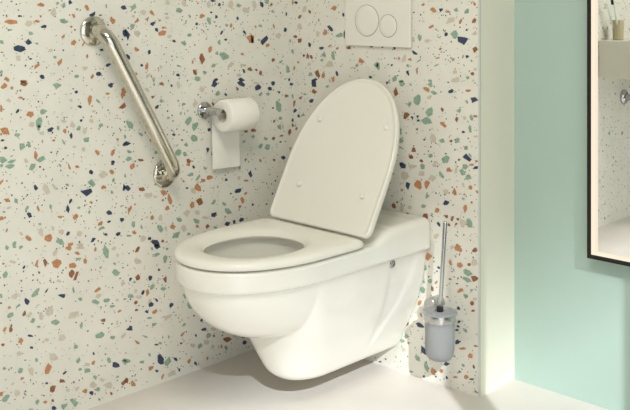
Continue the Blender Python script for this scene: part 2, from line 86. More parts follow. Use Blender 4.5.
CHIPS_BACK = """
125,10381,84,-22,-21,-41,0;285,9944,71,72,51,-25,1;497,10170,48,93,90,-23,4;715,10096,56,-69,-45,-19,1;268,9620,26,-104,-105,-15,4;1754,10210,116,31,34,-68,2;90,9316,101,-23,-24,-48,1;285,9183,20,-79,-96,-15,1;
715,9078,31,-82,-59,-13,0;1067,9425,25,-102,-67,-10,4;1380,9462,75,67,58,-34,2;1589,9599,95,-118,-79,-35,0;1968,9396,153,44,33,-67,3;2162,9436,0,-179,-32,-1,0;1220,8983,127,4,0,-55,0;1581,9061,78,23,20,-39,2;
1886,8999,0,-48,-57,-2,2;1305,8791,109,4,0,-73,3;1721,8764,17,-137,-82,-8,3;1556,8516,188,-16,-25,-102,4;2339,9037,60,-75,-76,-35,1;2845,8661,110,-78,-61,-48,2;3231,9095,61,2,0,-29,0;3413,8575,0,-87,-76,-3,3;
637,8698,0,-105,-61,-2,1;784,8692,60,-72,-60,-27,1;462,8729,70,3,0,-43,0;27,8310,46,91,59,-12,2;758,8148,121,6,0,-74,3;1050,8200,67,-129,-104,-33,1;896,7995,143,26,16,-66,0;1296,8158,25,103,66,-5,2;
1869,8242,10,-83,-57,-7,0;1721,8066,20,84,57,-4,2;3185,8205,76,4,0,-46,0;706,8466,78,3,0,-49,4;1254,8625,67,3,0,-49,3;232,8520,68,43,40,-32,2;2664,8530,60,40,35,-30,3;2506,8452,95,4,0,-47,4;
5107,10306,62,0,0,-39,2;5456,10169,100,-46,-37,-52,2;5726,10154,16,-75,-79,-12,0;5958,10106,89,20,17,-52,2;6220,10166,46,-45,-50,-35,3;6555,10125,48,69,55,-26,3;6037,9886,85,122,113,-52,4;6363,9869,31,70,48,-14,2;
6803,9879,57,57,53,-36,1;5395,9704,88,42,31,-42,2;5885,9507,66,1,0,-49,0;6168,9502,100,71,75,-72,3;6427,9370,137,-92,-95,-96,0;6809,9564,113,2,0,-84,4;6562,9643,45,1,0,-32,0;4989,9398,22,-97,-76,-12,3;
5245,9311,96,3,0,-66,4;4765,9348,18,-82,-70,-11,4;4673,9179,0,-78,-50,-1,3;4807,8972,91,-38,-35,-49,0;6809,9133,34,-78,-83,-28,1;6574,8929,63,-7,-9,-42,0;5598,8858,93,17,5,-21,2;4673,8783,84,-8,-12,-55,2;
4445,8790,37,110,62,-11,4;4968,8756,91,64,18,-16,3;5571,8661,91,39,11,-19,3;6122,8836,12,-58,-52,-10,3;6440,8935,13,63,32,-3,3;4580,8393,51,-83,-58,-24,0;4587,8606,80,-19,-17,-38,3;4891,8470,16,-70,-48,-9,2;
6746,8493,63,3,0,-47,1;6594,8380,64,3,0,-48,3;6828,8613,69,3,0,-47,4;6181,8507,98,5,0,-48,4;6194,8304,149,8,0,-70,4;4097,8221,42,93,75,-17,3;4358,8157,101,6,0,-39,3;3654,9091,52,2,0,-29,0;
5692,9106,47,2,0,-33,1;4257,8805,39,-24,-23,-23,2;3489,8544,0,-115,-68,-3,3;5354,8224,82,5,0,-38,3;4680,9937,49,0,0,-33,1;5114,9853,55,1,0,-33,4;6758,8304,50,3,0,-37,4;896,7885,73,-86,-104,-49,0;
939,7642,73,-85,-97,-46,1;312,7401,71,5,0,-37,1;784,7348,119,-6,-17,-68,0;18,7205,37,100,78,-9,1;72,6990,63,58,55,-28,0;497,7526,79,5,0,-43,3;409,6886,48,63,46,-15,3;232,6846,17,-66,-53,-11,0;
143,6438,27,55,42,-7,1;1472,7834,78,25,17,-33,3;4358,8078,122,7,0,-73,3;4141,7850,0,-119,-95,-6,1;4926,7696,64,145,131,-29,3;4630,7524,50,71,55,-21,3;5224,7992,115,-9,-14,-66,2;5354,8126,40,-85,-84,-29,3;
5497,7900,105,-42,-41,-59,3;6044,7984,84,18,11,-52,0;6619,8037,89,6,0,-37,2;6790,7801,112,-26,-35,-82,0;6568,7743,35,-48,-33,-18,3;5327,7368,49,-104,-116,-43,3;5245,7103,173,-35,-52,-118,3;4502,7212,87,89,82,-47,1;
4729,7164,49,-28,-32,-33,0;4926,7214,49,4,0,-33,0;4933,7098,56,5,0,-33,0;5812,7061,104,-66,-40,-40,2;6311,7484,77,6,0,-59,3;6240,7244,18,-83,-58,-13,1;6834,7379,69,6,0,-32,2;6708,7347,18,-82,-56,-13,3;
6491,7302,0,-58,-58,-5,4;6670,7032,19,-87,-56,-13,3;6453,6927,51,5,0,-37,0;4322,6488,115,-21,-37,-83,3;4301,6756,21,-92,-64,-15,3;4344,6276,87,-30,-25,-37,3;4898,6857,49,5,0,-33,1;5463,6647,0,-120,-102,-10,4;
5766,6624,98,-4,-14,-65,3;6050,6653,55,22,16,-34,1;6259,6685,49,74,73,-27,3;6536,6511,84,-16,-26,-63,3;4786,6262,91,10,0,-72,1;6181,6430,46,5,0,-37,3;4687,6062,78,9,0,-56,1;5375,6173,48,72,65,-23,3;
5051,5999,66,-23,-31,-47,1;5879,6144,120,70,56,-73,3;6568,6240,98,-86,-83,-68,0;6318,6184,52,6,0,-37,1;6670,6336,49,-43,-29,-24,3;6865,6200,69,8,0,-31,2;5531,6022,94,11,0,-49,4;4344,5843,79,9,0,-28,0;
5148,6594,41,4,0,-28,0;5879,6290,33,4,0,-22,0;6847,6849,75,7,0,-37,4;5327,7774,77,41,31,-41,4;4387,5775,118,-39,-50,-74,0;5107,5851,123,-21,-31,-71,3;4743,5795,148,18,0,-61,4;4459,5503,86,-105,-112,-65,4;
4587,5257,25,-107,-84,-23,0;4933,5325,91,-112,-103,-61,2;5231,5371,24,111,88,-1,2;5436,5585,115,107,86,-58,4;5732,5693,77,-65,-56,-46,3;5991,5856,99,-17,-27,-64,2;6214,5867,21,103,51,-1,4;6427,5862,95,-82,-79,-65,3;
6606,5742,102,13,0,-79,3;6511,6010,113,-3,-13,-64,3;6853,6031,99,27,10,-45,0;6721,6088,95,11,0,-32,2;4009,5536,61,-49,-45,-35,3;3906,5250,52,7,0,-28,1;4366,5097,74,-11,-17,-39,2;6155,5292,32,-94,-82,-30,2;
6683,5488,71,-12,-22,-53,2;6890,5406,54,-19,-22,-35,2;5865,5273,93,13,0,-65,4;6446,5514,14,-66,-51,-14,4;5892,4969,87,-13,-32,-76,0;6523,4909,28,135,69,0,2;4068,4602,80,-62,-62,-49,1;4366,4613,39,120,76,-4,4;
4192,4734,51,8,0,-34,1;5127,4768,83,12,0,-61,3;5591,4712,95,42,25,-52,2;5203,4477,115,2,-18,-84,1;4559,4464,92,8,-3,-28,1;5899,4598,68,-9,-23,-54,1;6090,4564,19,93,52,1,1;6285,4579,29,-61,-43,-20,1;
6214,4445,38,43,30,-16,1;5985,4386,26,-33,-40,-25,1;6638,4536,41,-121,-80,-31,3;6440,4493,25,-111,-89,-28,4;5564,4011,57,90,70,-20,4;5245,5054,33,77,52,-8,3;4644,4644,85,13,0,-56,4;6721,5097,51,7,0,-32,1;
6485,5275,45,6,0,-21,2;6440,5162,58,8,0,-32,3;5051,5645,118,15,0,-72,4;5510,5921,101,12,0,-44,4;6246,3895,65,12,0,-27,2;6305,3788,139,-16,-40,-98,2;6809,3849,57,67,58,-30,1;5306,3380,26,-114,-115,-38,2;
6031,3383,18,-81,-45,-15,2;6343,3363,109,21,0,-69,2;6644,3449,70,14,0,-48,1;6821,3536,125,24,0,-84,4;6581,3214,148,-41,-48,-78,3;6543,3037,143,-14,-26,-65,3;6809,3102,112,-11,-30,-75,1;5148,3063,59,-69,-84,-55,3;
5044,2839,18,-78,-62,-21,3;5134,2670,35,-40,-42,-28,3;5093,2446,117,-9,-36,-85,3;5354,2748,89,18,0,-66,3;5564,2748,34,54,35,-9,2;5429,2534,37,-74,-58,-29,1;6350,2699,89,62,29,-35,2;6536,2580,57,-44,-49,-45,3;
6739,2450,76,17,0,-58,1;6292,2211,39,-47,-39,-28,0;6765,2251,62,5,-7,-33,1;6305,1857,65,15,0,-43,0;4996,2066,54,63,48,-21,2;6240,2857,52,11,0,-27,1;6090,3791,98,18,0,-64,4;5162,3501,0,-44,-55,-10,3;
5645,3167,35,-26,-31,-27,0;5044,1734,31,-60,-39,-20,2;4545,1349,64,75,49,-21,1;4996,1446,132,-29,-35,-56,0;4729,1349,56,14,0,-39,4;6011,2927,53,11,0,-27,1;6721,2778,25,42,27,-7,3;6821,2574,82,18,0,-47,4;
6292,1726,58,14,0,-37,0;6511,1662,45,-53,-61,-44,3;6259,1301,60,-26,-46,-57,0;4126,773,25,-47,-62,-33,0;4559,1039,98,-20,-32,-52,3;4373,858,86,22,0,-51,3;4595,852,50,13,0,-39,2;5148,778,81,-118,-107,-67,0;
4912,506,99,-67,-70,-65,3;5217,367,48,-130,-80,-39,3;6440,1177,121,22,-5,-49,2;6676,1032,41,-83,-78,-44,2;6847,1345,71,-3,-13,-33,2;5918,633,105,60,32,-62,0;5739,390,73,20,0,-54,2;5449,277,24,-101,-80,-34,2;
6181,340,90,12,-8,-39,2;6536,444,84,-2,-24,-62,2;6453,729,41,-29,-34,-33,3;6784,792,15,-68,-37,-16,1;6859,151,72,-21,-22,-32,1;5134,69,48,13,0,-39,0;5544,183,40,11,0,-27,0;4701,82,76,10,-7,-35,3;
4430,614,17,-73,-85,-34,4;3773,192,52,14,0,-40,1;5918,256,10,-45,-33,-14,0;6721,438,76,21,0,-32,0;6305,502,83,35,6,-25,3;3564,56,53,14,0,-29,1;3936,622,87,34,5,-21,3;6246,1619,0,-32,-78,-19,0;
5347,578,48,13,0,-38,4;6324,540,32,9,0,-21,0;6168,893,39,10,0,-32,3"""


# ---------------------------------------------------------------- materials
def mat(name, color, rough=.5, metal=0., noise=None, coat=0., bump=None, spec=.5, trans=0., ior=1.45, emit=None, sub=0.):
    m = bpy.data.materials.new(name); m.use_nodes = True
    nt = m.node_tree; b = nt.nodes['Principled BSDF']
    b.inputs['Base Color'].default_value = (*color, 1)
    b.inputs['Roughness'].default_value = rough
    b.inputs['Metallic'].default_value = metal
    b.inputs['Specular IOR Level'].default_value = spec
    b.inputs['Coat Weight'].default_value = coat
    b.inputs['Coat Roughness'].default_value = .05
    b.inputs['Transmission Weight'].default_value = trans
    b.inputs['IOR'].default_value = ior
    if emit:
        b.inputs['Emission Color'].default_value = (*emit[0], 1)
        b.inputs['Emission Strength'].default_value = emit[1]
    if noise or bump:
        tc = nt.nodes.new('ShaderNodeTexCoord')
    if noise:
        scale, amt = noise[:2]
        n = nt.nodes.new('ShaderNodeTexNoise'); n.inputs['Scale'].default_value = scale
        n.inputs['Detail'].default_value = 6; n.inputs['Roughness'].default_value = .6
        r = nt.nodes.new('ShaderNodeValToRGB')
        r.color_ramp.elements[0].position = .3; r.color_ramp.elements[1].position = .7
        r.color_ramp.elements[0].color = (*[c*(1-amt) for c in color], 1)
        r.color_ramp.elements[1].color = (*[min(1, c*(1+amt)) for c in color], 1)
        nt.links.new(tc.outputs['Object'], n.inputs['Vector'])
        nt.links.new(n.outputs['Fac'], r.inputs['Fac'])
        nt.links.new(r.outputs['Color'], b.inputs['Base Color'])
    if bump:
        n2 = nt.nodes.new('ShaderNodeTexNoise'); n2.inputs['Scale'].default_value = bump[0]
        n2.inputs['Detail'].default_value = 4
        bp = nt.nodes.new('ShaderNodeBump'); bp.inputs['Strength'].default_value = bump[1]
        bp.inputs['Distance'].default_value = .002
        nt.links.new(tc.outputs['Object'], n2.inputs['Vector'])
        nt.links.new(n2.outputs['Fac'], bp.inputs['Height'])
        nt.links.new(bp.outputs['Normal'], b.inputs['Normal'])
    return m

TB = (.765, .75, .665)
M_BASE = mat('terrazzo_base', TB, .42, noise=(9, .045))
M_CHIP = [mat('chip_navy', (.042, .062, .115), .4, noise=(120, .35)),
          mat('chip_rust', (.30, .12, .055), .4, noise=(120, .3)),
          mat('chip_ochre', (.52, .235, .105), .4, noise=(120, .2)),
          mat('chip_sage', (.27, .40, .30), .4, noise=(120, .22)),
          mat('chip_stone', (.61, .55, .445), .4, noise=(120, .08)),
          mat('speck_dark', (.075, .075, .065), .45),
          mat('speck_pale', (.80, .77, .68), .45)]
M_FLOOR = mat('floor_microcement', (.64, .60, .548), .42, noise=(3.2, .06), bump=(30, .05))
M_CREAM = mat('cream_panel_paint', (.87, .85, .715), .5, noise=(2, .015))
M_GREEN = mat('sage_wall_paint', (.415, .545, .485), .55, noise=(2, .015), bump=(220, .05))
M_PLASTER = mat('white_plaster', (.78, .76, .70), .8, noise=(4, .02))
M_GREYWALL = mat('grey_green_paint', (.20, .215, .19), .7, noise=(4, .02))
M_TRIM = mat('edge_profile_grey', (.62, .66, .62), .35, metal=.2)
M_CERAMIC = mat('glazed_ceramic', (.825, .805, .735), .10, coat=.5, noise=(2, .008))
M_SEAT = mat('seat_plastic', (.82, .80, .715), .22, noise=(2, .008))
M_BUMPER = mat('bumper_plastic', (.82, .80, .74), .25)
M_PLATE = mat('flush_plate_plastic', (.80, .78, .70), .28, noise=(3, .008))
M_CHROME = mat('polished_chrome', (.50, .50, .50), .06, metal=1, noise=(4, .02))
M_NICKEL = mat('polished_nickel', (.60, .57, .49), .10, metal=1, noise=(4, .02))
M_STEEL = mat('satin_steel', (.52, .52, .51), .24, metal=1, noise=(6, .02))
M_BLACK = mat('black_plastic', (.012, .012, .012), .4, noise=(30, .2))
M_FRAME = mat('black_frame', (.006, .005, .0045), .6, noise=(30, .2))
M_PAPER = mat('toilet_paper', (.88, .855, .78), .95, noise=(60, .012), bump=(700, .3))
M_CARD = mat('cardboard_core', (.72, .67, .57), .9, noise=(40, .06))
M_FROST = mat('frosted_glass', (.84, .85, .84), .42, trans=.85, noise=(20, .01), ior=1.3)
M_BRISTLE = mat('grey_bristle', (.42, .42, .45), .9, noise=(200, .3))
M_MIRROR = mat('mirror_silver', (.93, .94, .93), .004, metal=1, noise=(1, .002))
M_LED = mat('led_diffuser', (.04, .04, .04), .6, emit=((1, .83, .64), .98), noise=(2, .01))
M_SINK = mat('basin_mineral_cast', (.68, .66, .585), .4, noise=(4, .02))
M_CUP = mat('beige_stoneware', (.47, .41, .26), .5, noise=(30, .05))
M_BRUSHPALE = mat('pale_green_plastic', (.66, .72, .60), .3, noise=(30, .03))
M_DARKGAP = mat('shadow_gap', (.10, .095, .08), .8, noise=(30, .1))
M_WINFRAME = mat('window_paint', (.78, .77, .74), .5, noise=(5, .02))

# ---------------------------------------------------------------- helpers
def mesh_obj(name, verts, faces, materials, parent=None, smooth=True, midx=None, angle=None):
    me = bpy.data.meshes.new(name)
    me.from_pydata([tuple(map(float, v)) for v in verts], [], faces)
    for m in (materials if isinstance(materials, (list, tuple)) else [materials]):
        me.materials.append(m)
    if midx is not None:
        me.polygons.foreach_set('material_index', midx)
    me.polygons.foreach_set('use_smooth', [smooth]*len(me.polygons))
    me.update()
    if smooth and angle:
        me.set_sharp_from_angle(angle=math.radians(angle))
    o = bpy.data.objects.new(name, me); C.objects.link(o)
    if parent: o.parent = parent
    return o

def fix_normals(o):
    bm = bmesh.new(); bm.from_mesh(o.data)
    bmesh.ops.recalc_face_normals(bm, faces=bm.faces)
    bm.to_mesh(o.data); bm.free(); o.data.update()
    return o

class MB:
    """collects shapes of ONE part"""
    def __init__(s): s.v = []; s.f = []
    def add(s, v, f):
        n = len(s.v); s.v += [tuple(p) for p in v]; s.f += [tuple(i+n for i in q) for q in f]
    def box(s, lo, hi):
        x0, y0, z0 = lo; x1, y1, z1 = hi
        s.add([(x0,y0,z0),(x1,y0,z0),(x1,y1,z0),(x0,y1,z0),(x0,y0,z1),(x1,y0,z1),(x1,y1,z1),(x0,y1,z1)],
              [(0,3,2,1),(4,5,6,7),(0,1,5,4),(1,2,6,5),(2,3,7,6),(3,0,4,7)])
    def lathe(s, prof, axis='z', loc=(0,0,0), n=40, caps=True):
        """prof: list of (r, h)"""
        v = []
        for r, h in prof:
            for k in range(n):
                t = 2*PI*k/n; a, b = r*math.cos(t), r*math.sin(t)
                p = {'z': (a, b, h), 'x': (h, a, b), 'y': (b, h, a)}[axis]
                v.append(tuple(p[i]+loc[i] for i in range(3)))
        f = [(i*n+k, i*n+(k+1) % n, (i+1)*n+(k+1) % n, (i+1)*n+k) for i in range(len(prof)-1) for k in range(n)]
        if caps:
            f.append(tuple(range(n-1, -1, -1))); m = (len(prof)-1)*n; f.append(tuple(range(m, m+n)))
        s.add(v, f)
    def tube(s, pts, r, n=20):
        P = [Vector(p) for p in pts]; rr = r if isinstance(r, (list, tuple)) else [r]*len(P)
        T = [(P[min(i+1, len(P)-1)]-P[max(i-1, 0)]).normalized() for i in range(len(P))]
        N = T[0].orthogonal().normalized(); v = []
        for i, p in enumerate(P):
            N = (N - T[i]*N.dot(T[i])).normalized(); B = T[i].cross(N)
            v += [p+(N*math.cos(2*PI*k/n)+B*math.sin(2*PI*k/n))*rr[i] for k in range(n)]
        f = [(i*n+k, i*n+(k+1) % n, (i+1)*n+(k+1) % n, (i+1)*n+k) for i in range(len(P)-1) for k in range(n)]
        f.append(tuple(range(n-1, -1, -1))); m = (len(P)-1)*n; f.append(tuple(range(m, m+n)))
        s.add(v, f)
    def loft(s, rings, cap0=True, cap1=True):
        n = len(rings[0]); v = [p for r in rings for p in r]
        f = [(i*n+k, i*n+(k+1) % n, (i+1)*n+(k+1) % n, (i+1)*n+k) for i in range(len(rings)-1) for k in range(n)]
        if cap0: f.append(tuple(range(n-1, -1, -1)))
        if cap1: m = (len(rings)-1)*n; f.append(tuple(range(m, m+n)))
        s.add(v, f)
    def build(s, name, m, parent=None, smooth=True, angle=40, bevel=None):
        o = mesh_obj(name, s.v, s.f, m, parent, smooth)
        fix_normals(o)
        if smooth and angle: o.data.set_sharp_from_angle(angle=math.radians(angle))
        if bevel:
            b = o.modifiers.new('bevel', 'BEVEL'); b.width = bevel; b.segments = 3; b.limit_method = 'ANGLE'
            b.harden_normals = False
        return o

def arc_path(pts, radius, seg=10):
    """polyline with rounded corners"""
    P = [Vector(p) for p in pts]; out = [P[0]]
    for i in range(1, len(P)-1):
        a = (P[i-1]-P[i]); b = (P[i+1]-P[i]); r = min(radius, a.length*.95, b.length*.95)
        s, e = P[i]+a.normalized()*r, P[i]+b.normalized()*r
        for k in range(seg+1):
            t = k/seg; out.append(s*(1-t)**2+P[i]*2*t*(1-t)+e*t*t)
    out.append(P[-1]); return out

def thing(name, label, cat, loc=(0,0,0), group=None):
    o = bpy.data.objects.new(name, None); C.objects.link(o); o.location = loc
    o.empty_display_size = .05
    o['label'] = label; o['category'] = cat
    if group: o['group'] = group
    return o
def struct(o): o['kind'] = 'structure'; return o

# ---------------------------------------------------------------- room shell
W_BACK = .697      # right end of the terrazzo box wall
Y_GREEN = .166     # plane of the green wall
X_R, Y_F, Z_C = 2.70, -4.20, 2.50

def parse(s):
    return np.array([[int(q) for q in e.split(',')] for e in s.replace('\n', '').split(';') if e], dtype=float)

def terrazzo(name, to3d, a0, a1, b0, b1, chips, slab):
    """slab wall with its chips inlaid in the same mesh; (a,b) are wall coordinates"""
    V = list(slab[0]); F = list(slab[1]); MI = [0]*len(F)
    def poly(ca, cb, A, B, mi, n=None, lift=.0004, rough=.22):
        n = n or random.choice((4, 5, 5, 6, 6, 7)); ph = random.random()*6.28; k0 = len(V)
        cut = random.random()*6.28
        for k in range(n):
            t = ph+2*PI*(k+random.uniform(-.36, .36))/n
            r = random.uniform(1-rough, 1.28)
            c, s = math.cos(t)*r, math.sin(t)*r
            V.append(to3d(min(max(ca+A[0]*c+B[0]*s, a0), a1), min(max(cb+A[1]*c+B[1]*s, b0), b1), lift))
        F.append(tuple(range(k0, k0+n))); MI.append(mi)
    for c in chips:
        poly(c[0]/1e4, c[1]/1e4, (c[2]/1e4, c[3]/1e4), (c[4]/1e4, c[5]/1e4), int(c[6])+1, lift=.0006)
    ctr = chips[:, :2]/1e4
    area = (a1-a0)*(b1-b0)
    cell = {}
    def put(a, b): cell.setdefault((int(a/.03), int(b/.03)), []).append((a, b))
    for a, b in ctr: put(a, b)
    def free(a, b, d):
        i, j = int(a/.03), int(b/.03)
        for p in (-2, -1, 0, 1, 2):
            for q in (-2, -1, 0, 1, 2):
                for (x, y) in cell.get((i+p, j+q), ()):
                    if (x-a)**2+(y-b)**2 < d*d: return False
        return True
    # larger chips where the wall runs out of the photograph or behind things
    for _ in range(int(area*900)):
        a, b = random.uniform(a0+.01, a1-.01), random.uniform(b0+.01, b1-.01)
        if free(a, b, .031):
            s = random.choice((.003, .004, .0045, .0055, .007) if free(a, b, .06) is False else (.005, .007, .009, .011)); t = random.random()*3.14; e = random.uniform(.5, .9)
            poly(a, b, (s*math.cos(t), s*math.sin(t)), (-s*e*math.sin(t), s*e*math.cos(t)), random.choice((1, 1, 2, 3, 3, 4, 4, 5, 5)))
            put(a, b)
    # small grit
    for _ in range(int(area*3000)):
        a, b = random.uniform(a0+.004, a1-.004), random.uniform(b0+.004, b1-.004)
        s = random.choice((.0010, .0012, .0014, .0016, .0019, .0023, .0027)); e = random.uniform(.6, 1); t = random.random()*3.14
        poly(a, b, (s*math.cos(t), s*math.sin(t)), (-s*e*math.sin(t), s*e*math.cos(t)),
             random.choice((1, 1, 6, 6, 6, 6, 6, 2, 2, 3, 4, 5)), n=5, lift=.0003)
    o = mesh_obj(name, V, F, [M_BASE]+M_CHIP, None, False, MI)
    return struct(o)

def box_vf(lo, hi):
    m = MB(); m.box(lo, hi); return m.v, m.f

terrazzo('wall_left', lambda a, b, l: (l, a, b), Y_F, 0, 0, Z_C, parse(CHIPS_LEFT), box_vf((-.1, Y_F, -.03), (0, Y_GREEN, Z_C)))
terrazzo('wall_back', lambda a, b, l: (a, -l, b), 0, W_BACK-.0045, 0, Z_C, parse(CHIPS_BACK), box_vf((0, 0, -.03), (W_BACK-.0048, Y_GREEN, Z_C)))

def slab(name, lo, hi, m):
    b = MB(); b.box(lo, hi); return struct(b.build(name, m, smooth=False))
fl = MB(); fy0, fy1 = Y_F-.1, Y_GREEN+.1   # the floor falls slightly towards the left wall
fl.loft([[(-.1, y, -.0105), (.70, y, .003), (X_R+.1, y, .003), (X_R+.1, y, -.1), (-.1, y, -.1)] for y in (fy0, fy1)])
struct(fl.build('floor', M_FLOOR, smooth=False))
slab('ceiling', (-.1, Y_F-.1, Z_C), (X_R+.1, Y_GREEN+.1, Z_C+.1), M_PLASTER)
slab('wall_alcove', (W_BACK-.004, .0035, 0), (W_BACK, Y_GREEN, Z_C), M_CREAM)
slab('trim_1', (W_BACK-.0045, -.0010, 0), (W_BACK+.0005, .0035, Z_C), M_TRIM)
slab('wall_far', (-.1, Y_GREEN, 0), (X_R+.1, Y_GREEN+.1, Z_C), M_GREEN)
slab('wall_front', (-.1, Y_F-.1, 0), (X_R+.1, Y_F, Z_C), M_GREYWALL)
# right wall with a tall two-light window
WY0, WYM0, WYM1, WY1, WZ = -3.90, -1.585, -1.505, -1.10, 2.36
rw = MB()
rw.box((X_R, Y_F, 0), (X_R+.06, WY0, Z_C)); rw.box((X_R, WY1, 0), (X_R+.06, Y_GREEN, Z_C))
rw.box((X_R, WY0, WZ), (X_R+.06, WY1, Z_C)); rw.box((X_R, WY0, 0), (X_R+.06, WY1, .08))
struct(rw.build('wall_right', M_GREYWALL, smooth=False))
wf = MB()
wf.box((X_R-.005, WYM0, .08), (X_R+.04, WYM1, WZ))
wf.box((X_R+.01, WY0, .08), (X_R+.04, WY0+.04, WZ)); wf.box((X_R+.01, WY0+.04, .08), (X_R+.04, WYM0, .12)); wf.box((X_R+.01, WYM1, .08), (X_R+.04, WY1, .12))
struct(wf.build('window_1', M_WINFRAME, smooth=False))
def pane_material(z0, z1, veil):
    m = bpy.data.materials.new('window_glass_sun_fade'); m.use_nodes = True; nt = m.node_tree
    for n in list(nt.nodes): nt.nodes.remove(n)
    o = nt.nodes.new('ShaderNodeOutputMaterial'); mx = nt.nodes.new('ShaderNodeMixShader')
    t = nt.nodes.new('ShaderNodeBsdfTransparent'); g = nt.nodes.new('ShaderNodeBsdfGlossy'); d = nt.nodes.new('ShaderNodeBsdfDiffuse')
    g.inputs['Roughness'].default_value = .02; d.inputs['Color'].default_value = (.9, .9, .88, 1)
    tc = nt.nodes.new('ShaderNodeTexCoord'); sp = nt.nodes.new('ShaderNodeSeparateXYZ'); mr = nt.nodes.new('ShaderNodeMapRange')
    nt.links.new(tc.outputs['Object'], sp.inputs[0]); nt.links.new(sp.outputs['Z'], mr.inputs['Value'])
    mr.inputs['From Min'].default_value = z0; mr.inputs['From Max'].default_value = z1   # added veil, denser towards the top, softens the sun's upper cutoff
    mr.inputs['To Min'].default_value = veil; mr.inputs['To Max'].default_value = .95
    m1 = nt.nodes.new('ShaderNodeMixShader'); m1.inputs['Fac'].default_value = .05
    nt.links.new(t.outputs[0], m1.inputs[1]); nt.links.new(g.outputs[0], m1.inputs[2])
    nt.links.new(mr.outputs[0], mx.inputs['Fac']); nt.links.new(m1.outputs[0], mx.inputs[1]); nt.links.new(d.outputs[0], mx.inputs[2])
    nt.links.new(mx.outputs[0], o.inputs[0]); return m
pn = MB(); pn.box((X_R+.022, WY0+.01, .10), (X_R+.026, WYM0+.01, WZ+.01))
struct(pn.build('window_2', pane_material(1.98, 2.30, .0), smooth=False))
pn = MB(); pn.box((X_R+.022, WYM1-.01, .10), (X_R+.026, WY1, WZ+.01))
struct(pn.build('window_3', pane_material(1.60, 2.15, .02), smooth=False))

# ---------------------------------------------------------------- toilet
XC = .354
def d_outline(z, w, yf, ystr, yb, n=72, e=2.15, side=None):
    """D shape seen from above: straight sides from the wall, rounded front"""
    pts = []; ns = 36
    sw = lambda y: w+(side(y, z) if side else 0)
    for k in range(ns): y = yb+(ystr-yb)*k/ns; pts.append((sw(y), y, z))
    L = ystr-yf
    for k in range(n+1):
        t = PI*k/n; c, s = math.cos(t), math.sin(t)
        pts.append((w*math.copysign(abs(c)**(2/e), c), ystr-L*abs(s)**(2/e), z))
    for k in range(1, ns+1): y = ystr+(yb-ystr)*k/ns; pts.append((-sw(y), y, z))
    return pts
def egg(z, w, cy, lf, lb, n=96, e=2.2):
    pts = []
    for k in range(n):
        t = 2*PI*k/n; c, s = math.cos(t), math.sin(t)
        pts.append((w*math.copysign(abs(c)**(2/e), c), cy+(lf if s < 0 else lb)*math.copysign(abs(s)**(2/e), s), z))
    return pts

toilet = thing('toilet', 'cream white wall-hung toilet with its lid raised, on the terrazzo wall', 'toilet', (XC, 0, 0))

def temp(rings):
    m = MB(); m.loft(rings); o = fix_normals(mesh_obj('temp', m.v, m.f, M_CERAMIC)); return o
def union_remesh(objs, voxel, cut=None, smooth=6):
    vs, fs = [], []
    for o in objs:
        n = len(vs); vs += [tuple(v.co) for v in o.data.vertices]; fs += [tuple(i+n for i in p.vertices) for p in o.data.polygons]
        bpy.data.objects.remove(o)
    o = mesh_obj('temp', vs, fs, M_CERAMIC)
    r = o.modifiers.new('r', 'REMESH'); r.mode = 'VOXEL'; r.voxel_size = voxel
    s = o.modifiers.new('s', 'SMOOTH'); s.factor = .5; s.iterations = smooth
    if cut:
        b = o.modifiers.new('b', 'BOOLEAN'); b.operation = 'DIFFERENCE'; b.object = cut; b.solver = 'EXACT'
    dg = bpy.context.evaluated_depsgraph_get(); dg.update()
    me = bpy.data.meshes.new_from_object(o.evaluated_get(dg), depsgraph=dg)
    bpy.data.objects.remove(o)
    if cut: bpy.data.objects.remove(cut)
    return me

# rim band, bowl underside
D = d_outline
def smooth_rings(rows, sub=6, side=None):
    """Catmull-Rom through rows of (z, w, yf, ystr, yb, e)"""
    R = [np.array(q, float) for q in rows]; R = [2*R[0]-R[1]]+R+[2*R[-1]-R[-2]]; out = []
    for i in range(1, len(R)-2):
        p0, p1, p2, p3 = R[i-1:i+3]
        for k in range(sub):
            t = k/sub
            out.append(.5*((2*p1)+(p2-p0)*t+(2*p0-5*p1+4*p2-p3)*t*t+(3*p1-p0-3*p2+p3)*t**3))
    out.append(R[-2])
    return [D(q[0], q[1], q[2], q[3], q[4], e=q[5], side=side) for q in out]
belly = [(.205, .050, -.465, -.30, -.10, 2.15), (.209, .082, -.505, -.33, -.08, 2.15), (.224, .113, -.556, -.35, -.06, 2.15), (.250, .137, -.604, -.37, -.04, 2.15),
         (.286, .154, -.643, -.385, -.02, 2.15), (.325, .165, -.667, -.40, -.003, 2.15), (.3595, .1695, -.675, -.405, -.003, 2.15)]
bowl_rings = smooth_rings(belly)+[D(.360, .177, -.684, -.405, -.003), D(.365, .180, -.687, -.41, -.003), D(.388, .1825, -.691, -.41, -.003),
              D(.405, .183, -.691, -.41, -.003), D(.411, .180, -.688, -.41, -.003), D(.413, .174, -.680, -.41, -.003)]
# trap skirt that hangs below and runs back to the wall; a shallow panel is let into each side at the back
def side_panel(y, z):
    rear = -.055-.105*max(0, min(1, (.36-z)/.25))**1.4
    st = lambda a, b, v: (lambda q: q*q*(3-2*q))(max(0, min(1, (v-a)/(b-a))))
    return -.0035*st(-.168, -.145, y)*(1-st(rear-.006, rear+.016, y))*st(.09, .14, z)
ped = smooth_rings([(.066, .040, -.352, -.26, -.003, 2.15), (.068, .062, -.382, -.28, -.003, 2.15), (.078, .074, -.404, -.30, -.003, 2.2), (.10, .086, -.424, -.31, -.003, 2.3), (.16, .115, -.450, -.33, -.003, 2.5),
       (.22, .142, -.470, -.35, -.003, 2.8), (.28, .160, -.484, -.37, -.003, 3), (.34, .1705, -.492, -.385, -.003, 3), (.375, .174, -.494, -.385, -.003, 3)], side=side_panel)
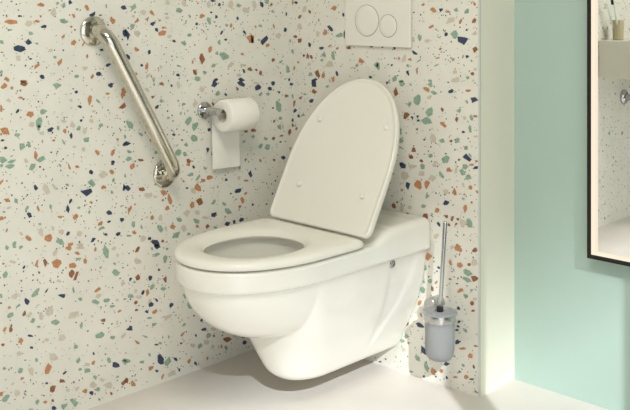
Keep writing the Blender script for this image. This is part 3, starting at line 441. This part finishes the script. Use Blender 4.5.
# raised block at the back
def deck_section(y, w, zt, zb=.365, r=.020, n=8):
    pts = [(w, y, zb), ]
    for k in range(n+1):
        t = PI/2*k/n; pts.append((w-r+r*math.cos(t), y, zt-r+r*math.sin(t)))
    for k in range(n+1):
        t = PI/2+PI/2*k/n; pts.append((-w+r+r*math.cos(t), y, zt-r+r*math.sin(t)))
    pts.append((-w, y, zb)); return pts
deck = [deck_section(-.003, .184, .448), deck_section(-.06, .1845, .449), deck_section(-.15, .1845, .446), deck_section(-.175, .1845, .440), deck_section(-.200, .184, .430), deck_section(-.225, .183, .418), deck_section(-.25, .182, .412)]
cav = temp([egg(.46, .130, -.478, .145, .148), egg(.405, .130, -.478, .145, .148), egg(.36, .131, -.478, .146, .148), egg(.33, .126, -.475, .138, .138), egg(.305, .112, -.465, .122, .115),
            egg(.280, .085, -.45, .09, .08), egg(.268, .06, -.44, .06, .055), egg(.262, .035, -.44, .035, .03)])
me = union_remesh([temp(bowl_rings), temp(ped), temp(deck)], .0030, cav, 7)
me.materials.clear(); me.materials.append(M_CERAMIC)
me.polygons.foreach_set('use_smooth', [True]*len(me.polygons)); me.set_sharp_from_angle(angle=math.radians(50))
bowl = bpy.data.objects.new('bowl', me); C.objects.link(bowl); bowl.parent = toilet
wt = MB(); wt.loft([egg(.2725, .069, -.445, .072, .065), egg(.273, .069, -.445, .072, .065)])
wt.build('water', mat('toilet_water', (.75, .80, .78), .03, trans=.6, noise=(5, .01)), toilet)

# seat ring
def radial(poly, c, n=160):
    P = [(p[0]-c[0], p[1]-c[1]) for p in poly]; out = []
    for k in range(n):
        t = 2*PI*k/n; dx, dy = math.cos(t), math.sin(t); best = 0
        for i in range(len(P)):
            (x1, y1), (x2, y2) = P[i], P[(i+1) % len(P)]
            ex, ey = x2-x1, y2-y1; den = dx*ey-dy*ex
            if abs(den) < 1e-12: continue
            s = (x1*ey-y1*ex)/den; u = (x1*dy-y1*dx)/den
            if s > 0 and -1e-6 <= u <= 1+1e-6: best = max(best, s)
        out.append((c[0]+dx*best, c[1]+dy*best))
    return out
def seat_outer(ins=0, yb=-.268):
    w, yf, ys = .187-ins, -.693+ins, -.42
    pts = [(p[0], p[1]) for p in D(0, w, yf, ys, yb-.024-ins)]
    r = .024
    for sgn in (-1, 1):
        arc = []
        for k in range(9):
            t = PI/2*k/8
            arc.append((sgn*(w-r+r*math.cos(t)), yb-ins-r+r*math.sin(t)))
        pts += arc if sgn < 0 else arc[::-1]
    return pts
def seat_inner(out=0):
    return [(p[0], p[1]) for p in egg(0, .111+out, -.480, .132+out, .124+out, e=2.2)]
SC = (0, -.485)
rings = []
for ins, z in ((.010, .4165), (.003, .4175), (0, .421), (0, .428), (.003, .433), (.009, .4365), (.020, .4378)):
    rings.append([(x, y, z) for x, y in radial(seat_outer(ins), SC)])
for outv, z in ((.030, .4372), (.018, .4345), (.007, .4285), (.001, .421), (.003, .4165)):
    rings.append([(x, y, z) for x, y in radial(seat_inner(outv), SC)])
s = MB(); rings.append(rings[0]); s.loft(rings, False, False)
seat = s.build('seat', M_SEAT, toilet, angle=60)
for sx, sy in ((1, -.50), (-1, -.50), (1, -.33), (-1, -.33)):
    b = MB(); b.box((sx*.150-.008, sy-.012, .4115), (sx*.150+.008, sy+.012, .4172)); b.build('seat_bumper', M_BUMPER, seat, smooth=False)

# raised lid leaning to the wall
LA = math.radians(28.5); LY, LZ = -.267, .4385
def lid_pt(x, sv, d):   # d: towards the viewer (inner face)
    return (x, LY+sv*math.sin(LA)-d*math.cos(LA), LZ+sv*math.cos(LA)+d*math.sin(LA))
def lid_outline(ins):
    w, tip, ss = .1875-ins, .436-ins, .165; s0 = ins; r = max(.022-ins, .004); pts = []
    for k in range(7):
        t = -PI/2+PI/2*k/6; pts.append((w-.002-r+r*math.cos(t), s0+r+r*math.sin(t)))
    for k in range(1, 6): pts.append((w-.002*(1-k/6), s0+r+(ss-s0-r)*k/6))
    for k in range(61):
        t = PI*k/60; c, sn = math.cos(t), math.sin(t); e = 2.1
        pts.append((w*math.copysign(abs(c)**(2/e), c), ss+(tip-ss)*abs(sn)**(2/e)))
    for k in range(5, 0, -1): pts.append((-w+.002*(1-k/6), s0+r+(ss-s0-r)*k/6))
    for k in range(7):
        t = PI+PI/2*k/6; pts.append((-w+.002+r+r*math.cos(t), s0+r+r*math.sin(t)))
    return pts
lr = []
for ins, d in ((.012, -.019), (.004, -.018), (0, -.014), (0, -.003), (.0015, 0), (.004, .0012), (.007, .0005), (.010, -.0022), (.016, -.003)):
    lr.append([lid_pt(x, sv, d) for x, sv in lid_outline(ins)])
m = MB(); m.loft(lr); lid = m.build('lid', M_SEAT, toilet, angle=70)
for x, sv in ((-.120, .300), (.128, .300), (-.110, .106), (.124, .106)):
    m = MB(); rr = []
    for r, d in ((.0085, -.0035), (.0085, 0), (.0070, .0035), (.0035, .0052), (.0008, .0056)):
        rr.append([lid_pt(x+r*math.cos(2*PI*k/20), sv+r*math.sin(2*PI*k/20), d) for k in range(20)])
    m.loft(rr); m.build('lid_bumper', M_BUMPER, lid)
for sx in (-1, 1):
    m = MB(); m.lathe([(.004, -.028), (.008, -.026), (.008, .026), (.004, .028)], 'x', (sx*.085, -.252, .428), 24)
    m.build('hinge', M_SEAT, toilet)
m = MB(); m.lathe([(.012, -.006), (.012, .004), (.009, .008), (.006, .0085), (.0055, .0065), (.001, .0065)], 'x', (.1665, -.150, .3495), 28)
m.build('mounting_screw', M_CHROME, toilet)

# ---------------------------------------------------------------- flush plate
fp = thing('flush_plate', 'square white flush plate with two round buttons on the terrazzo wall', 'flush plate', (.3515, 0, .911))
m = MB(); m.box((-.122, -.0110, 0), (.122, -.002, .166)); m.build('plate', M_PLATE, fp, smooth=False, bevel=.002)
m = MB(); m.box((-.119, -.0022, .003), (.119, -.0003, .163)); m.build('back_gap_shade', M_DARKGAP, fp, smooth=False)  # dark sheet that paints the shade in the gap behind the plate
for x, z, r in ((-.037, .074, .0445), (.043, .0595, .0315)):
    m = MB(); m.lathe([(r+.0012, -.0108), (r+.0012, -.0113), (r, -.0114), (r-.0005, -.0108)], 'y', (x, 0, z), 64, False)
    m.build('button_gap_shade', M_DARKGAP, fp)  # dark ring painted as the shade in the gap round the button
    m = MB(); m.lathe([(r, -.010), (r, -.0118), (r-.0012, -.0126), (r*.6, -.0130), (.001, -.0131)], 'y', (x, 0, z), 64)
    m.build('button', M_PLATE, fp)

# ---------------------------------------------------------------- grab bar on the left wall
F1, F2 = Vector((0, -.725, .963)), Vector((0, -.498, .566))
gb = thing('grab_bar', 'polished metal grab bar mounted diagonally on the left terrazzo wall', 'grab bar', tuple(F1))
d = (F2-F1); OUT = Vector((.060, 0, 0)); X1 = Vector((1, 0, 0))
m = MB(); m.tube(arc_path([X1*.004, OUT, d+OUT, d+X1*.004], .052, 14), .0190, 28); m.build('rail', M_NICKEL, gb)
for p in (Vector((0, 0, 0)), d):
    m = MB(); m.lathe([(.0385, .0005), (.0385, .004), (.0365, .0065), (.027, .0085), (.0185, .0125)], 'x', tuple(p), 48); m.build('flange', M_NICKEL, gb)

# ---------------------------------------------------------------- toilet paper and its holder
PH = Vector((0, -.360, .729)); AX = .060
ph = thing('toilet_paper_holder', 'small chrome toilet paper holder on the left terrazzo wall', 'toilet paper holder', tuple(PH))
m = MB(); m.lathe([(.0235, .0005), (.0235, .007), (.0220, .0085), (.012, .009)], 'x', (0, 0, 0), 40); m.build('rosette', M_CHROME, ph)
m = MB(); m.lathe([(.0105, .008), (.0105, AX+.006), (.0095, AX+.0075), (.004, AX+.008)], 'x', (0, 0, 0), 32); m.build('post', M_CHROME, ph)
m = MB(); m.lathe([(.0052, .004), (.0052, .128), (.0080, .129), (.0080, .134), (.005, .135)], 'y', (AX, 0, 0), 24); m.build('arm', M_CHROME, ph)
RR, CR, RL = .0460, .0185, .104
rz = -.0130
roll = thing('toilet_paper_roll', 'white toilet paper roll with a loose sheet hanging from the chrome holder', 'toilet paper', (AX, PH.y+.018, PH.z+rz))
m = MB()
prof = [(CR+.001, .0015), (RR-.006, 0), (RR-.002, .001), (RR, .004), (RR, RL-.004), (RR-.002, RL-.001), (RR-.006, RL), (CR+.001, RL-.0015), (CR+.001, .0015)]
m.lathe(prof, 'y', (0, 0, 0), 64, False); m.build('roll', M_PAPER, roll, angle=50)
m = MB(); m.lathe([(CR+.0012, .0005), (CR-.0005, .0005), (CR-.0005, RL-.0005), (CR+.0012, RL-.0005)], 'y', (0, 0, 0), 48, False); m.build('core', M_CARD, roll)
# hanging sheet off the wall side of the roll
V, F = [], []; nu, nv = 14, 26
for j in range(nv+1):
    for i in range(nu+1):
        u, v = i/nu, j/nv
        if v < .25:
            t = PI/2-(v/.25)*PI/2; t = PI-t if False else t
            a = PI/2+(v/.25)*PI/2
            x, z = (RR+.0006)*math.cos(a), (RR+.0006)*math.sin(a)
        else:
            q = (v-.25)/.75
            x = -(RR+.0006)+.004*q+.0022*math.sin(u*5+1)*q; z = -.1565*q-.004*q*u
        V.append((x, .001+(RL-.002)*u+(.004*(u-.5))*max(0, v-.25), z+.0007*math.sin(u*60)*(v == 1)))
for j in range(nv):
    for i in range(nu):
        k = j*(nu+1)+i; F.append((k, k+1, k+nu+2, k+nu+1))
mesh_obj('loose_sheet', V, F, M_PAPER, roll)

# ---------------------------------------------------------------- toilet brush and its holder
BC = Vector((.623, -.075, 0))
bh = thing('toilet_brush_holder', 'wall-mounted frosted glass toilet brush cup in a chrome ring beside the toilet', 'toilet brush holder', tuple(BC))
m = MB(); m.lathe([(.0130, .2310), (.0450, .2310), (.0462, .2300), (.0462, .2275), (.0450, .2265), (.0384, .2260), (.0382, .2200), (.0382, .132), (.036, .118), (.030, .108), (.018, .104), (.001, .103),
                   ], 'z', (0, 0, 0), 48, False)
m.lathe([(.0130, .2310), (.0130, .2270), (.0350, .2270), (.0350, .2200), (.0350, .134), (.033, .121), (.027, .112), (.016, .108), (.001, .107)], 'z', (0, 0, 0), 48, False)
m.build('cup', M_FROST, bh, angle=60)
m = MB(); m.lathe([(.0386, .2255), (.0415, .2255), (.0420, .2245), (.0420, .2065), (.0415, .2055), (.0386, .2055), (.0386, .2255)], 'z', (0, 0, 0), 56, False); m.build('ring', M_STEEL, bh, angle=50)
m = MB(); m.lathe([(.0185, .0745), (.0185, .030), (.0170, .0285), (.002, .0283)], 'y', (-.056, 0, .2255), 40); m.build('wall_post', M_STEEL, bh)
m = MB(); m.tube([(-.052, .036, .2200), (-.036, .024, .2140)], .0065, 20); m.build('bracket_arm', M_CHROME, bh)
br = thing('toilet_brush', 'toilet brush with a slim steel handle standing in the frosted glass cup', 'toilet brush', (BC.x, BC.y, .112))
m = MB(); m.tube([(.0015, 0, .128), (.0018, 0, .134), (.018, 0, .352), (.0182, 0, .354)], [.004, .0055, .0055, .004], 24); m.build('handle', M_STEEL, br)
m = MB(); m.lathe([(.006, .104), (.009, .1185), (.009, .130), (.007, .132), (.004, .1325)], 'z', (.001, 0, 0), 24); m.build('collar', M_BLACK, br)
m = MB(); m.lathe([(.004, 0), (.020, .004), (.026, .016), (.028, .050), (.026, .080), (.014, .092), (.006, .096), (.005, .110)], 'z', (0, 0, 0), 40); m.build('brush_head', M_BRISTLE, br)

# ---------------------------------------------------------------- mirror on the green wall
MX0, MX1, MZ0, MZ1, MYF, MYG = .937, 1.64, .390, 1.72, .122, .140
mi = thing('wall_mirror', 'rectangular black-framed mirror with a warm light strip on the green wall', 'mirror', (MX0, MYF, MZ0))
ox, oz, t = MX1-MX0, MZ1-MZ0, .0105
m = MB()
yb = Y_GREEN-.004-MYF
for lo, hi in (((0, 0, 0), (t, yb, oz)), ((ox-t, 0, 0), (ox, yb, oz)), ((t, 0, 0), (ox-t, yb, t)), ((t, 0, oz-t), (ox-t, yb, oz))): m.box(lo, hi)
m.build('frame', M_FRAME, mi, smooth=False)
m = MB(); g = MYG-MYF; m.box((t, g, t), (ox-t, g+.006, oz-t)); m.build('mirror_glass', M_MIRROR, mi, smooth=False)
m = MB(); e = .0015
for lo, hi in (((t, .0015, t), (t+e, g, oz-t)), ((ox-t-e, .0015, t), (ox-t, g, oz-t)), ((t+e, .0015, t), (ox-t-e, g, t+e)), ((t+e, .0015, oz-t-e), (ox-t-e, g, oz-t))): m.box(lo, hi)
m.build('light_strip', M_LED, mi, smooth=False)

# ---------------------------------------------------------------- seen in the mirror: basin on the left wall
SX, SY0, SY1, SZ0, SZ1 = .46, -2.45, -1.712, .690, .866
wb = thing('wash_basin', 'beige block wash basin on the terrazzo wall, reflected in the mirror', 'wash basin', (0, (SY0+SY1)/2, SZ0))
hy = (SY1-SY0)/2; hz = SZ1-SZ0
m = MB(); v0 = [(.0, -hy), (SX, -hy), (SX, hy), (.0, hy)]; iv = [(.13, -hy+.12), (SX-.04, -hy+.12), (SX-.04, hy-.20), (.13, hy-.20)]
iv2 = [(.16, -hy+.16), (SX-.07, -hy+.16), (SX-.07, hy-.24), (.16, hy-.24)]
m.loft([[(x, y, 0) for x, y in v0], [(x, y, hz) for x, y in v0], [(x, y, hz) for x, y in iv], [(x, y, hz-.11) for x, y in iv2]])
m.build('basin', M_SINK, wb, smooth=False, bevel=.004)
m = MB(); m.lathe([(.021, .0), (.023, .002), (.020, .004), (.004, .005)], 'z', (.275, -.04, hz-.1105), 28); m.build('plug', M_CHROME, wb)
dt = thing('drain_pipe', 'chrome drain pipe with wall rosette below the basin, seen in the mirror', 'drain pipe', (0, -1.966, .583))
m = MB(); m.lathe([(.036, .0005), (.036, .008), (.030, .014), (.017, .018)], 'x', (0, 0, 0), 40); m.build('rosette', M_CHROME, dt)
m = MB(); m.tube(arc_path([(.012, 0, 0), (.17, 0, 0), (.17, 0, -.06), (.24, -.03, -.06), (.275, -.06, -.06), (.275, -.06, .100)], .035, 8), .0160, 24); m.build('pipe', M_CHROME, dt)
cup = thing('tumbler', 'beige tumbler on the basin edge, seen in the mirror', 'tumbler', (.060, -1.790, SZ1))
m = MB(); m.lathe([(.020, 0), (.0245, .002), (.0262, .092), (.0250, .093), (.0238, .091), (.0225, .006), (.001, .005)], 'z', (0, 0, 0), 40); m.build('cup', M_CUP, cup)
def toothbrush(label, base, top, mh, mb):
    b, tp = Vector(base), Vector(top); dv = (tp-b); u = dv.normalized()
    t = thing('toothbrush', label, 'toothbrush', tuple(b), 'toothbrushes in the tumbler')
    m = MB(); m.tube([(0, 0, 0), u*.02, u*.09, u*.12, u*.15, dv], [.003, .0045, .0048, .0035, .0028, .004], 14); m.build('handle', mh, t)
    side = u.cross(Vector((0, 1, 0))).normalized(); up = side.cross(u); m = MB()
    a = dv-u*.026; rings = []
    for h in (0, .004, .012):
        rings.append([a+u*(.026*p)+up*(.006*q)+side*h for p, q in ((0, -1), (1, -1), (1, 1), (0, 1))])
    m.loft(rings); m.build('bristles', mb, t, smooth=False)
toothbrush('toothbrush with a black head leaning in the tumbler', (.068, -1.786, SZ1+.0105), (.062, -1.738, SZ1+.192), M_BRUSHPALE, M_BLACK)
toothbrush('pale toothbrush leaning left of the black-headed one in the tumbler', (.048, -1.796, SZ1+.0105), (.036, -1.722, SZ1+.172), M_BRUSHPALE, M_BUMPER)

# ---------------------------------------------------------------- light
def area(name, loc, rot, size, energy, color, sy=None):
    l = bpy.data.lights.new(name, 'AREA'); l.energy = energy; l.color = color; l.size = size
    if sy: l.shape = 'RECTANGLE'; l.size_y = sy
    o = bpy.data.objects.new(name, l); C.objects.link(o); o.location = loc; o.rotation_euler = rot; return o
area('ceiling_panel_light', (1.65, -1.75, 2.47), (0, 0, 0), .9, 39, (1, .955, .865), .9)
area('window_daylight', (X_R+.10, (WY0+WY1)/2, 1.12), (0, PI/2, 0), 2.0, 24, (.90, .96, 1), 2.6)
sd = Vector((.80, -.60, .65)).normalized()
sl = bpy.data.lights.new('sun', 'SUN'); sl.energy = 4.3; sl.angle = math.radians(.35); sl.color = (.91, .955, 1)
so = bpy.data.objects.new('sun', sl); C.objects.link(so); so.location = sd*8
so.rotation_euler = sd.to_track_quat('Z', 'Y').to_euler()
w = bpy.data.worlds.new('sky'); bpy.context.scene.world = w; w.use_nodes = True
w.node_tree.nodes['Background'].inputs[0].default_value = (.85, .92, 1, 1)
w.node_tree.nodes['Background'].inputs[1].default_value = .5

# ---------------------------------------------------------------- camera
cam = bpy.data.cameras.new('camera'); co = bpy.data.objects.new('camera', cam); C.objects.link(co)
FPX, HV, YAW = 930., 5., math.radians(44.3)
cam.sensor_width = 36; cam.lens = FPX/630*36; cam.shift_y = -(205-HV)/630; cam.clip_start = .02
co.location = (2.088, -2.043, 1.03); co.rotation_euler = (PI/2, 0, YAW)
bpy.context.scene.camera = co
sc = bpy.context.scene
sc.view_settings.view_transform = 'Standard'; sc.view_settings.look = 'None'; sc.view_settings.exposure = 0
